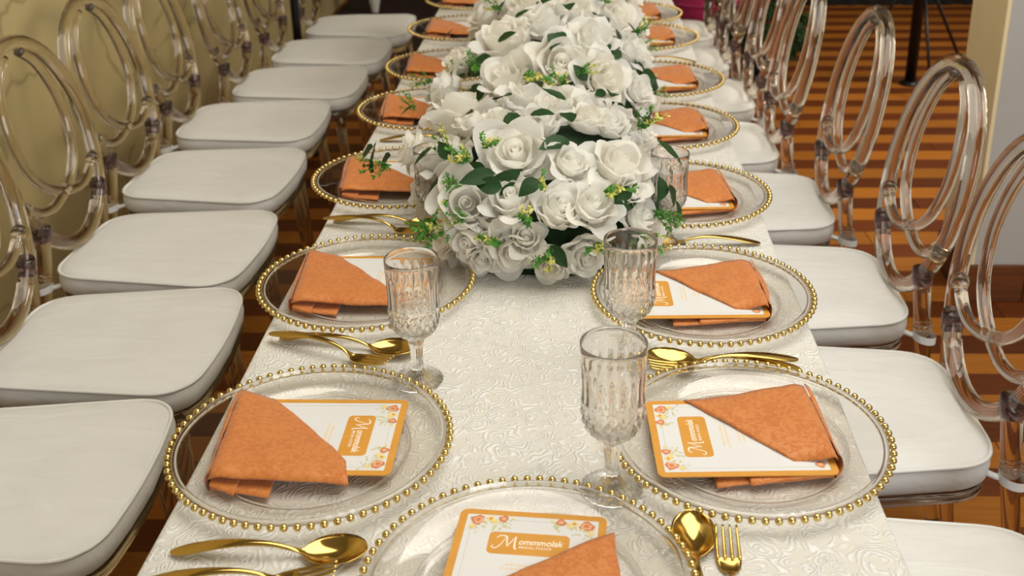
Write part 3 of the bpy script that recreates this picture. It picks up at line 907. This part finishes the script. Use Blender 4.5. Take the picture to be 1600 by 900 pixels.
for variant in range(6):
    core = MB(); outer = []
    opn = [0.2, 0.6, 1.0, 0.75, 0.45, 0.9][variant]
    sd = variant * 10
    core.add(*lathe([(0.0, -0.014), (0.004, -0.012), (0.010, -0.004), (0.014, 0.006), (0.010, 0.016), (0.0, 0.02)], 10))
    # heart: a short spiral wrapped by three closed petals
    sp = []
    nst = 30
    for i in range(nst):
        a = 4.0 * pi * i / (nst - 1); r = 0.003 + 0.010 * i / (nst - 1)
        for j in range(5):
            v = j / 4
            sp.append((r * (0.8 + 0.3 * v) * cos(a), r * (0.8 + 0.3 * v) * sin(a), 0.004 + 0.036 * v - 0.006 * i / nst * v))
    core.add(sp, grid_faces(nst, 5))
    for k in range(3):
        core.add(*petal(k * 2.1 + variant, 1.25, 0.004, 0.021, 0.015 + 0.008 * opn, 0.0, 0.021, 0.044, 0.002, 0.004, sd + k, 11, 9))
    for k in range(4):
        core.add(*petal(k * 1.571 + 0.5 + variant, 1.05, 0.005, 0.029, 0.029 + 0.008 * opn, -0.006, 0.013, 0.041 - 0.005 * opn, 0.006, 0.006, sd + 10 + k, 11, 9))
    for k in range(5):
        a = k * 1.257 + 0.2 + random.uniform(-0.2, 0.2)
        sc = random.uniform(0.9, 1.15)
        fl = opn * random.uniform(0.5, 1.25)
        vs, fs = petal(a, 0.92 * sc, 0.005, 0.035 * sc, (0.039 + 0.017 * fl) * sc, -0.012, 0.003, (0.034 - 0.022 * fl), 0.008 + 0.007 * random.random(), 0.010, sd + 20 + k, 12, 10)
        outer.append(MB().add(vs, fs).me('petal', M_PETAL))
    ROSES.append((core.me('rose', M_PETAL), outer))
def leaf_me(L, W, bend):
    vs = []; nu, nv = 5, 9
    for i in range(nu):
        u = -1 + 2 * i / (nu - 1)
        for j in range(nv):
            v = j / (nv - 1); wd = W * sin(pi * v ** 0.8) ** 0.9 * (1 - 0.1 * v)
            vs.append(V((L * v, u * wd, -bend * v * v * L + 0.22 * abs(u) * wd + 0.04 * W * sin(v * 20) * abs(u))))
    return MB().add(vs, grid_faces(nu, nv)).me('leaf', M_LEAF)
LEAFS = [leaf_me(1.0, 0.30, 0.15), leaf_me(1.0, 0.36, 0.35), leaf_me(1.0, 0.26, 0.05)]
def sprig_me(seed):
    random.seed(seed); mb = MB()
    for b_ in range(5):
        d = V((random.uniform(-.6, .6), random.uniform(-.6, .6), 1)).normalized(); L = random.uniform(0.6, 1.0)
        pts = [d * (L * k / 6) + V((0, 0, 0.04 * k * k / 36)) for k in range(7)]
        mb.add(*tube(pts, 0.012, 4))
        yel = random.random() < 0.22
        for k in range(1, 7):
            for q in range(5):
                e = V((random.uniform(-1, 1), random.uniform(-1, 1), random.uniform(-0.2, 1))).normalized()
                c = pts[k]; l = random.uniform(0.10, 0.2)
                s_ = e.cross(d).normalized() if e.cross(d).length > 1e-3 else V((1, 0, 0))
                mb.add([c, c + e * l * .5 + s_ * l * .22, c + e * l, c + e * l * .5 - s_ * l * .22], [(0, 1, 2, 3)], 1 if (yel and k > 2) else 0)
    return mb.me('sprig', [M_SPRIG, M_YEL], False)
SPRIGS = [sprig_me(s) for s in (31, 32, 33)]

def aim(d, spin):
    """rotation taking +Z to d with a spin about it"""
    q = V(d).normalized().to_track_quat('Z', 'Y')
    return (q.to_matrix() @ Matrix.Rotation(spin, 3, 'Z')).to_euler()

def arrangement(c, semi, roses, leaves, sprigs, label, open_front, seed, nfill):
    random.seed(seed)
    t = empty('flower_arrangement', (c[0], c[1], TZ + 0.001))
    tag(t, label, 'flowers', 'white rose centrepieces')
    C = V((0, 0, c[2] - TZ))
    # dark foam and moss body
    vs = []; n, m = 36, 14
    for i in range(n):
        a = 2 * pi * i / n
        for j in range(m):
            ph = pi / 2 * j / (m - 1)
            k = 0.86 + 0.05 * noise.noise(V((cos(a) * 3, sin(a) * 3, j * 0.6 + seed)))
            cx = abs(cos(a)) ** 0.8 * math.copysign(1, cos(a)); cy = abs(sin(a)) ** 0.8 * math.copysign(1, sin(a))
            vs.append(V((semi[0] * k * max(0.0, cos(ph)) ** 0.7 * cx, semi[1] * k * max(0.0, cos(ph)) ** 0.7 * cy, (C.z + semi[2] * 0.86) * sin(ph))))
    link('foam_base', MB().add(vs, grid_faces(n, m, cu=True)).me('foam_base', M_FOAM), t)
    def nrm(p):
        d = V((math.copysign(abs(p.x / semi[0]) ** 1.4, p.x), math.copysign(abs(p.y / semi[1]) ** 1.4, p.y), max(0.05, (p.z - C.z) / semi[2]) ** 1.2))
        return d.normalized()
    allr = [(V((x - c[0], y - c[1], z - TZ)), R) for x, y, z, R in roses]
    # fill the sides that face away so the mound is whole from everywhere
    tries = 0; need = len(allr) + nfill
    while len(allr) < need and tries < 6000:
        tries += 1
        a = random.uniform(0, 2 * pi); u = random.uniform(0.02, 1) ** 0.9
        r = (1 - u ** 2.6) ** (1 / 2.6)
        p = V((semi[0] * r * cos(a), semi[1] * r * sin(a), C.z + semi[2] * u))
        R = random.uniform(0.036, 0.052)
        gap = 1.02 if (open_front and p.y < 0.03) else 0.66      # leave room for greenery on the near side
        if all((p - q).length > gap * (R + R2) for q, R2 in allr): allr.append((p, R))
    for k, (p, R) in enumerate(allr):
        core, outer = ROSES[(k * 5 + seed) % 6]
        p.z = max(p.z, 1.02 * min(R, 0.075))
        d = nrm(p) + V((random.uniform(-.5, .5), random.uniform(-.45, .35), random.uniform(-0.1, .55)))
        if p.z < 0.07: d = nrm(p) + V((random.uniform(-.3, .3), -0.1, -0.15))
        s = R / 0.050
        s = min(s, 1.5) * 1.04
        o = link('rose', core, t, p - d.normalized() * 0.018 * s, aim(d, random.uniform(0, 6.28)))
        o.scale = (s, s, s * random.uniform(0.85, 1.1))
        for pm in outer: link('petal', pm, o)
        if p.z < 0.12:      # lowest blooms rest on the cloth, none dips through it
            M = Matrix.LocRotScale(o.location, o.rotation_euler, o.scale)
            low_ = min((M @ v.co).z for me in [core] + outer for v in me.vertices)
            if low_ < 0.002: o.location.z += 0.002 - low_
    for (x, y, z, R) in leaves:
        p = V((x - c[0], y - c[1], z - TZ)); d = nrm(p)
        tdir = d.cross(V((random.uniform(-1, 1), random.uniform(-1, 1), random.uniform(-.3, 1)))).normalized()
        side = tdir.cross(d)
        dd = (tdir + d * 0.35).normalized(); sd_ = d.cross(dd).normalized(); up_ = dd.cross(sd_)
        o = link('leaf', random.choice(LEAFS), t)
        L = R * 2.15
        o.matrix_local = Matrix.Translation(p - dd * L * 0.45 + d * 0.034) @ Matrix((dd, sd_, up_)).transposed().to_4x4() @ Matrix.Scale(L, 4)
    for k in range(int(nfill * 1.9)):
        a = random.uniform(0, 2 * pi); u = random.uniform(0.05, 0.98); r = (1 - u ** 2.6) ** (1 / 2.6)
        p = V((semi[0] * r * cos(a), semi[1] * r * sin(a), C.z + semi[2] * u)); d = nrm(p)
        if not all((p - q).length > 0.7 * R2 for q, R2 in allr): continue
        tdir = d.cross(V((random.uniform(-1, 1), random.uniform(-1, 1), random.uniform(-1, 1)))).normalized()
        dd = (tdir + d * 0.3).normalized(); sd_ = d.cross(dd).normalized(); up_ = dd.cross(sd_)
        L = random.uniform(0.045, 0.066)
        o = link('leaf', random.choice(LEAFS), t)
        o.matrix_local = Matrix.Translation(p - dd * L * 0.5 + d * random.uniform(0.008, 0.03)) @ Matrix((dd, sd_, up_)).transposed().to_4x4() @ Matrix.Scale(L, 4)
    extra = []
    for k in range(9):
        a = random.uniform(pi * 0.95, pi * 2.05); u = random.uniform(0.1, 0.98); r = (1 - u ** 2.6) ** (1 / 2.6)
        q0 = V((semi[0] * 1.02 * r * cos(a), semi[1] * 1.02 * r * sin(a), C.z + semi[2] * 1.02 * u))
        if all((q0 - q).length > 0.72 * R2 for q, R2 in allr): extra.append((c[0] + semi[0] * 1.02 * r * cos(a), c[1] + semi[1] * 1.02 * r * sin(a), TZ + C.z + semi[2] * 1.02 * u, random.uniform(0.014, 0.022)))
    for (x, y, z, R) in sprigs + extra:
        p = V((x - c[0], y - c[1], z - TZ)); d = nrm(p)
        o = link('sprig', random.choice(SPRIGS), t, p + d * 0.012, aim(d + V((random.uniform(-.6, .6), random.uniform(-.6, .1), random.uniform(-.4, .4))), random.uniform(0, 6)))
        o.scale = (R * 2.9,) * 3
    return t

ROSES_0 = [(-0.163, 1.952, 0.916, 0.070), (-0.177, 1.746, 0.901, 0.06), (-0.048, 1.666, 0.937, 0.064), (0.043, 1.64, 0.928, 0.036), (0.12, 1.669, 0.917, 0.057), (-0.121, 1.595, 0.875, 0.05), (-0.05, 1.58, 0.89, 0.045), (0.025, 1.57, 0.88, 0.044), (0.077, 1.58, 0.879, 0.045), (0.155, 1.62, 0.843, 0.04), (-0.116, 1.57, 0.823, 0.043), (-0.05, 1.547, 0.8, 0.04), (0.01, 1.545, 0.794, 0.032), (0.064, 1.552, 0.805, 0.038), (-0.096, 1.558, 0.785, 0.032), (-0.028, 1.55, 0.838, 0.03), (-0.013, 1.781, 0.954, 0.046), (-0.08, 1.772, 0.949, 0.038), (0.07, 1.804, 0.95, 0.038), (0.111, 1.816, 0.94, 0.038), (-0.243, 1.827, 0.888, 0.037), (0.175, 1.644, 0.797, 0.034), (0.164, 1.857, 0.909, 0.036), (-0.214, 1.755, 0.834, 0.036), (-0.160, 1.618, 0.790, 0.034), (0.136, 1.628, 0.884, 0.03), (0.057, 1.965, 0.942, 0.038)]
ROSES_1 = [(-0.094, 2.198, 0.913, 0.07), (-0.240, 2.318, 0.854, 0.053), (-0.101, 2.338, 0.97, 0.07), (-0.018, 2.376, 0.989, 0.056), (0.019, 2.2, 0.939, 0.066), (0.111, 2.189, 0.91, 0.066), (0.089, 2.276, 0.97, 0.061), (0.176, 2.318, 0.938, 0.045), (-0.188, 2.43, 0.889, 0.051), (0.186, 2.236, 0.876, 0.045), (-0.213, 2.38, 0.902, 0.043)]
ROSES_2 = [(-0.20, 2.946, 0.879, 0.066), (0.16, 2.786, 0.912, 0.06), (0.053, 2.767, 0.933, 0.057), (-0.061, 2.8, 0.948, 0.066), (-0.152, 2.966, 0.901, 0.061)]
LEAVES_0 = [(0.034, 1.722, 0.949, 0.026), (0.013, 1.815, 0.955, 0.023), (-0.265, 1.757, 0.883, 0.033), (0.176, 1.722, 0.902, 0.028), (-0.118, 1.767, 0.94, 0.022), (0.102, 1.876, 0.943, 0.017), (-0.091, 1.607, 0.903, 0.028), (-0.176, 1.718, 0.897, 0.021), (0.177, 1.669, 0.854, 0.026), (-0.008, 1.732, 0.951, 0.021), (-0.185, 1.918, 0.896, 0.018), (-0.02, 1.588, 0.899, 0.018), (0.02, 1.547, 0.82, 0.02), (0.11, 1.601, 0.883, 0.02), (0.163, 1.657, 0.872, 0.021), (-0.275, 1.754, 0.893, 0.025), (-0.248, 1.773, 0.872, 0.025), (-0.23, 1.901, 0.914, 0.017), (-0.075, 1.594, 0.897, 0.02), (-0.143, 1.68, 0.914, 0.021), (0.187, 1.681, 0.829, 0.019)]
LEAVES_1 = [(0.012, 2.244, 0.964, 0.027), (-0.083, 2.262, 0.959, 0.024), (-0.135, 2.205, 0.872, 0.027), (-0.234, 2.326, 0.837, 0.024), (0.058, 2.178, 0.915, 0.02), (-0.21, 2.447, 0.928, 0.02), (-0.008, 2.459, 0.989, 0.026), (0.031, 2.402, 0.99, 0.025), (0.091, 2.164, 0.884, 0.017)]
SPRIGS_0 = [(0.027, 1.947, 0.948, 0.018), (-0.166, 1.619, 0.838, 0.023), (-0.12, 1.652, 0.916, 0.018), (0.01, 1.546, 0.815, 0.018), (-0.028, 1.559, 0.863, 0.015), (0.149, 1.798, 0.921, 0.02), (-0.116, 1.581, 0.859, 0.013), (-0.095, 1.675, 0.932, 0.016), (0.163, 1.635, 0.848, 0.021), (-0.231, 1.919, 0.921, 0.015), (-0.005, 1.597, 0.907, 0.015), (-0.154, 1.62, 0.865, 0.015), (-0.115, 1.66, 0.921, 0.015), (-0.255, 1.765, 0.875, 0.02)]
SPRIGS_1 = [(-0.04, 2.168, 0.899, 0.029), (0.058, 2.184, 0.922, 0.017), (-0.25, 2.33, 0.865, 0.018), (-0.034, 2.175, 0.911, 0.026), (0.172, 2.388, 0.949, 0.017)]
arrangement((-0.005, 1.83, 0.79), (0.205, 0.28, 0.160), ROSES_0, LEAVES_0, SPRIGS_0, 'white silk rose centrepiece nearest the camera, with dark green leaves', True, 1, 22)
arrangement((0.015, 2.42, 0.79), (0.205, 0.27, 0.195), ROSES_1, LEAVES_1, SPRIGS_1, 'white silk rose centrepiece directly behind the nearest one', True, 2, 26)
arrangement((0.03, 3.00, 0.79), (0.205, 0.27, 0.20), ROSES_2, [(0.03, 2.95, 0.99, 0.03), (-0.03, 2.9, 0.985, 0.025)], [(0.1, 2.8, 0.95, 0.02)], 'white silk rose centrepiece farthest away, at the top of the picture', True, 3, 18)

# ------------------------------------------------------------------ acrylic oval-back chairs (front = local +X)
def seat_outline(scale=1.0, n=9):
    """rounded trapezoid, wider at the front"""
    cor = [((0.205, 0.218), 0.075), ((-0.205, 0.173), 0.078), ((-0.205, -0.173), 0.078), ((0.205, -0.218), 0.085)]
    P = [V((c[0][0], c[0][1], 0)) for c in cor]; out = []
    for i in range(4):
        p = P[i]; a = (P[i - 1] - p).normalized(); b = (P[(i + 1) % 4] - p).normalized(); r = cor[i][1]
        s, e = p + a * r, p + b * r
        for k in range(n + 1):
            t = k / n
            out.append(s * (1 - t) ** 2 + p * (2 * t * (1 - t)) + e * t * t)
        nxt = P[(i + 1) % 4] + (p - P[(i + 1) % 4]).normalized() * cor[(i + 1) % 4][1]
        for k in range(1, 6): out.append(e.lerp(nxt, k / 6))
    # slight bow of the front edge
    return [V((q.x * scale + (0.018 * (1 - (q.y / 0.2) ** 2) if q.x > 0.19 else 0), q.y * scale, 0)) for q in out]
def loft(out, layers, cap=True):
    n = len(out); vs = []
    for sc, z in layers:
        for q in out: vs.append(V((q.x * sc, q.y * sc, z)))
    fs = []
    for L in range(len(layers) - 1):
        for k in range(n): fs.append((L * n + k, L * n + (k + 1) % n, (L + 1) * n + (k + 1) % n, (L + 1) * n + k))
    if cap:
        fs.append(tuple(range(n))[::-1]); fs.append(tuple((len(layers) - 1) * n + k for k in range(n)))
    return vs, fs
OUT = seat_outline()
def cushion_me(seed):
    lay = [(0.90, 0.4425), (0.965, 0.444), (0.992, 0.452), (1.003, 0.470), (0.995, 0.486), (0.982, 0.4915), (0.955, 0.4955), (0.9, 0.4985), (0.8, 0.501), (0.65, 0.5025), (0.45, 0.503), (0.2, 0.503), (0.02, 0.503)]
    vs, fs = loft(OUT, lay)
    n = len(OUT)
    for i, v in enumerate(vs):
        L = i // n
        v.z += (0.0035 * noise.noise(V((v.x * 9, v.y * 9, seed * 5))) + 0.002 * noise.noise(V((v.x * 28, v.y * 22, seed * 3)))) * (1 if L > 5 else 0.3)
        if 2 <= L <= 5:
            k = 1 + 0.012 * noise.noise(V((v.x * 16, v.y * 16, seed)))
            v.x *= k; v.y *= k
    return MB().add(vs, fs).me('cushion_pad', M_CUSH)
CUSH = [cushion_me(s) for s in (1, 2, 3)]
PIPE_ME = MB().add(*tube([V((q.x * 0.990, q.y * 0.990, 0.4915)) for q in OUT], 0.0036, 6, True)).me('piping', M_PIPE)
RC, RA, RB, TILT = V((-0.247, 0, 0.738)), 0.197, 0.232, radians(11.5)
def RP(y, s): return V((RC.x - s * sin(TILT), y, RC.z + s * cos(TILT)))
ring_pts = [RP(RA * cos(2 * pi * k / 56), RB * sin(2 * pi * k / 56)) for k in range(56)]
RING_ME = MB().add(*tube(ring_pts, 0.0165, 14, True)).me('back_ring', M_ACR)
def loop_me(sg):
    P = [(0.030, 0.208), (0.078, 0.168), (0.110, 0.098), (0.117, 0.025), (0.095, -0.045), (0.055, -0.088), (0.0, -0.116), (-0.06, -0.131), (-0.115, -0.124), (-0.166, -0.094)]
    pts = spline([RP(sg * y, s) + V((sg * 0.0015, 0, 0)) for y, s in P], 6)
    return MB().add(*tube(pts, 0.0115, 12)).me('back_loop', M_ACR)
LOOP_ME = [loop_me(1), loop_me(-1)]
def joint_me(sg):
    p = RP(sg * 0.165, -0.096)
    v, f = ico(2, 0.017)
    return MB().add([V((q.x, q.y * 0.9, q.z * 1.1)) + p for q in v], f).me('loop_joint', M_ACR)
JOINT_ME = [joint_me(1), joint_me(-1)]
def rear_leg_me(sg):
    a = radians(-44)
    top = RP(RA * cos(a), RB * sin(a)); top.y *= sg
    pts = [top, V((-0.222, sg * 0.150, 0.485)), V((-0.232, sg * 0.156, 0.40)), V((-0.265, sg * 0.170, 0.15)), V((-0.292, sg * 0.181, 0.0))]
    P = spline(pts, 6); m = len(P)
    return MB().add(*tube(P, [0.0175 - 0.005 * (i / (m - 1)) for i in range(m)], 14)).me('rear_leg', M_ACR), top
def ringlet(p, d, r, tr):
    q = V(d).normalized(); a = q.orthogonal().normalized(); b = q.cross(a)
    return tube([V(p) + (a * cos(2 * pi * k / 20) + b * sin(2 * pi * k / 20)) * r for k in range(20)], tr, 6, True)
REAR = []
for sg in (1, -1):
    me, top = rear_leg_me(sg)
    d = (V((-0.222, sg * 0.150, 0.485)) - top).normalized()
    col_ = MB().add(*tube([top - d * 0.018, top - d * 0.013, top + d * 0.013, top + d * 0.018], [0.0180, 0.0195, 0.0195, 0.0180], 16)).me('joint_collar', M_COLLAR)
    rg = MB()
    for dz in (0.0, 0.008): rg.add(*ringlet((-0.2245, sg * 0.1515, 0.472 + dz), (0.05, 0, 1), 0.0170, 0.0022))
    ft = MB().add(*tube([(-0.2885, sg * 0.1797, 0.028), (-0.2925, sg * 0.1812, 0.0)], 0.0155, 12)).me('rubber_foot', M_RUB)
    stp = MB(); a = []
    for k in range(28):
        t = 2 * pi * k / 28
        a.append(V((-0.229 + 0.0225 * cos(t), sg * 0.1535 + 0.0225 * sin(t), 0.452 + 0.004 * cos(t))))
    # flat band around the leg and a tail to the cushion corner
    vs = []
    for q in a: vs += [q + V((0, 0, 0.008)), q - V((0, 0, 0.008))]
    stp.add(vs, [(2 * k, 2 * k + 1, (2 * k + 3) % 56, (2 * k + 2) % 56) for k in range(28)])
    stp.add(*tube(spline([(-0.212, sg * 0.151, 0.452), (-0.197, sg * 0.147, 0.456), (-0.17, sg * 0.130, 0.462)], 4), 0.0055, 8))
    REAR.append((me, col_, rg.me('turned_ring', M_ACR), ft, stp.me('tie_strap', M_CUSH)))
FRONT = []
for sg in (1, -1):
    pr = [(0.017, 0.421), (0.017, 0.39), (0.0185, 0.385), (0.0185, 0.375), (0.0165, 0.37), (0.015, 0.25), (0.0125, 0.05), (0.0115, 0.02)]
    vs, fs = lathe([(0, 0.421)] + pr + [(0, 0.02)], 14)
    vs = [V((v.x + 0.165 + 0.03 * (1 - v.z / 0.437), v.y + sg * (0.175 + 0.012 * (1 - v.z / 0.437)), v.z)) for v in vs]
    ft = MB().add(*tube([(0.194, sg * 0.1865, 0.022), (0.195, sg * 0.187, 0.0)], 0.0140, 12)).me('rubber_foot', M_RUB)
    FRONT.append((MB().add(vs, [f[::-1] for f in fs]).me('front_leg', M_ACR), ft))
SEAT_ME = MB().add(*loft(OUT, [(0.955, 0.4205), (0.97, 0.422), (0.975, 0.430), (0.97, 0.440), (0.955, 0.4415)])).me('seat_panel', M_ACR)

def chair(x, y, rz, label, clabel):
    t = empty('oval_back_chair', (x, y, 0), rz)
    tag(t, label, 'chair', 'clear acrylic chairs along the table')
    link('seat_panel', SEAT_ME, t)
    ring = link('back_ring', RING_ME, t)
    for k in (0, 1):
        link('back_loop', LOOP_ME[k], t); link('loop_joint', JOINT_ME[k], t)
        me, cl, rg, ft, stp = REAR[k]
        lg = link('rear_leg', me, t); link('joint_collar', cl, lg); link('turned_ring', rg, lg); link('rubber_foot', ft, lg)
        fm, ff = FRONT[k]
        lf = link('front_leg', fm, t); link('rubber_foot', ff, lf)
    c = empty('seat_cushion', (x, y, 0.0005), rz)
    tag(c, clabel, 'cushion', 'white cushions tied to the chairs')
    chair.n = getattr(chair, 'n', 0) + 1
    link('cushion_pad', CUSH[chair.n % 3], c); link('piping', PIPE_ME, c)
    for k in (0, 1): link('tie_strap', REAR[k][4], c)
CH = ['first', 'second', 'third', 'fourth', 'fifth', 'sixth', 'seventh', 'eighth']
Lc = [(-0.842, 1.418), (-0.845, 1.853), (-0.888, 2.29), (-0.925, 2.76), (-0.948, 3.235), (-0.903, 3.672), (-0.882, 4.108), (-0.848, 4.545)]
Rc = [(0.50, 1.13), (0.512, 1.63), (0.510, 2.095), (0.472, 2.57), (0.415, 3.02), (0.422, 3.49), (0.40, 3.95), (0.40, 4.42)]
random.seed(2)
for k, (x, y) in enumerate(Lc):
    n_ = 'nearest the camera' if k == 0 else CH[k] + ' from the camera'
    chair(x, y, random.uniform(-0.03, 0.03), f'clear acrylic oval back chair in the left row, {n_}', f'white seat cushion in the left row, {n_}')
for k, (x, y) in enumerate(Rc):
    n_ = 'nearest the camera' if k == 0 else CH[k] + ' from the camera'
    chair(x, y, pi + random.uniform(-0.03, 0.03), f'clear acrylic oval back chair in the right row, {n_}', f'white seat cushion in the right row, {n_}')
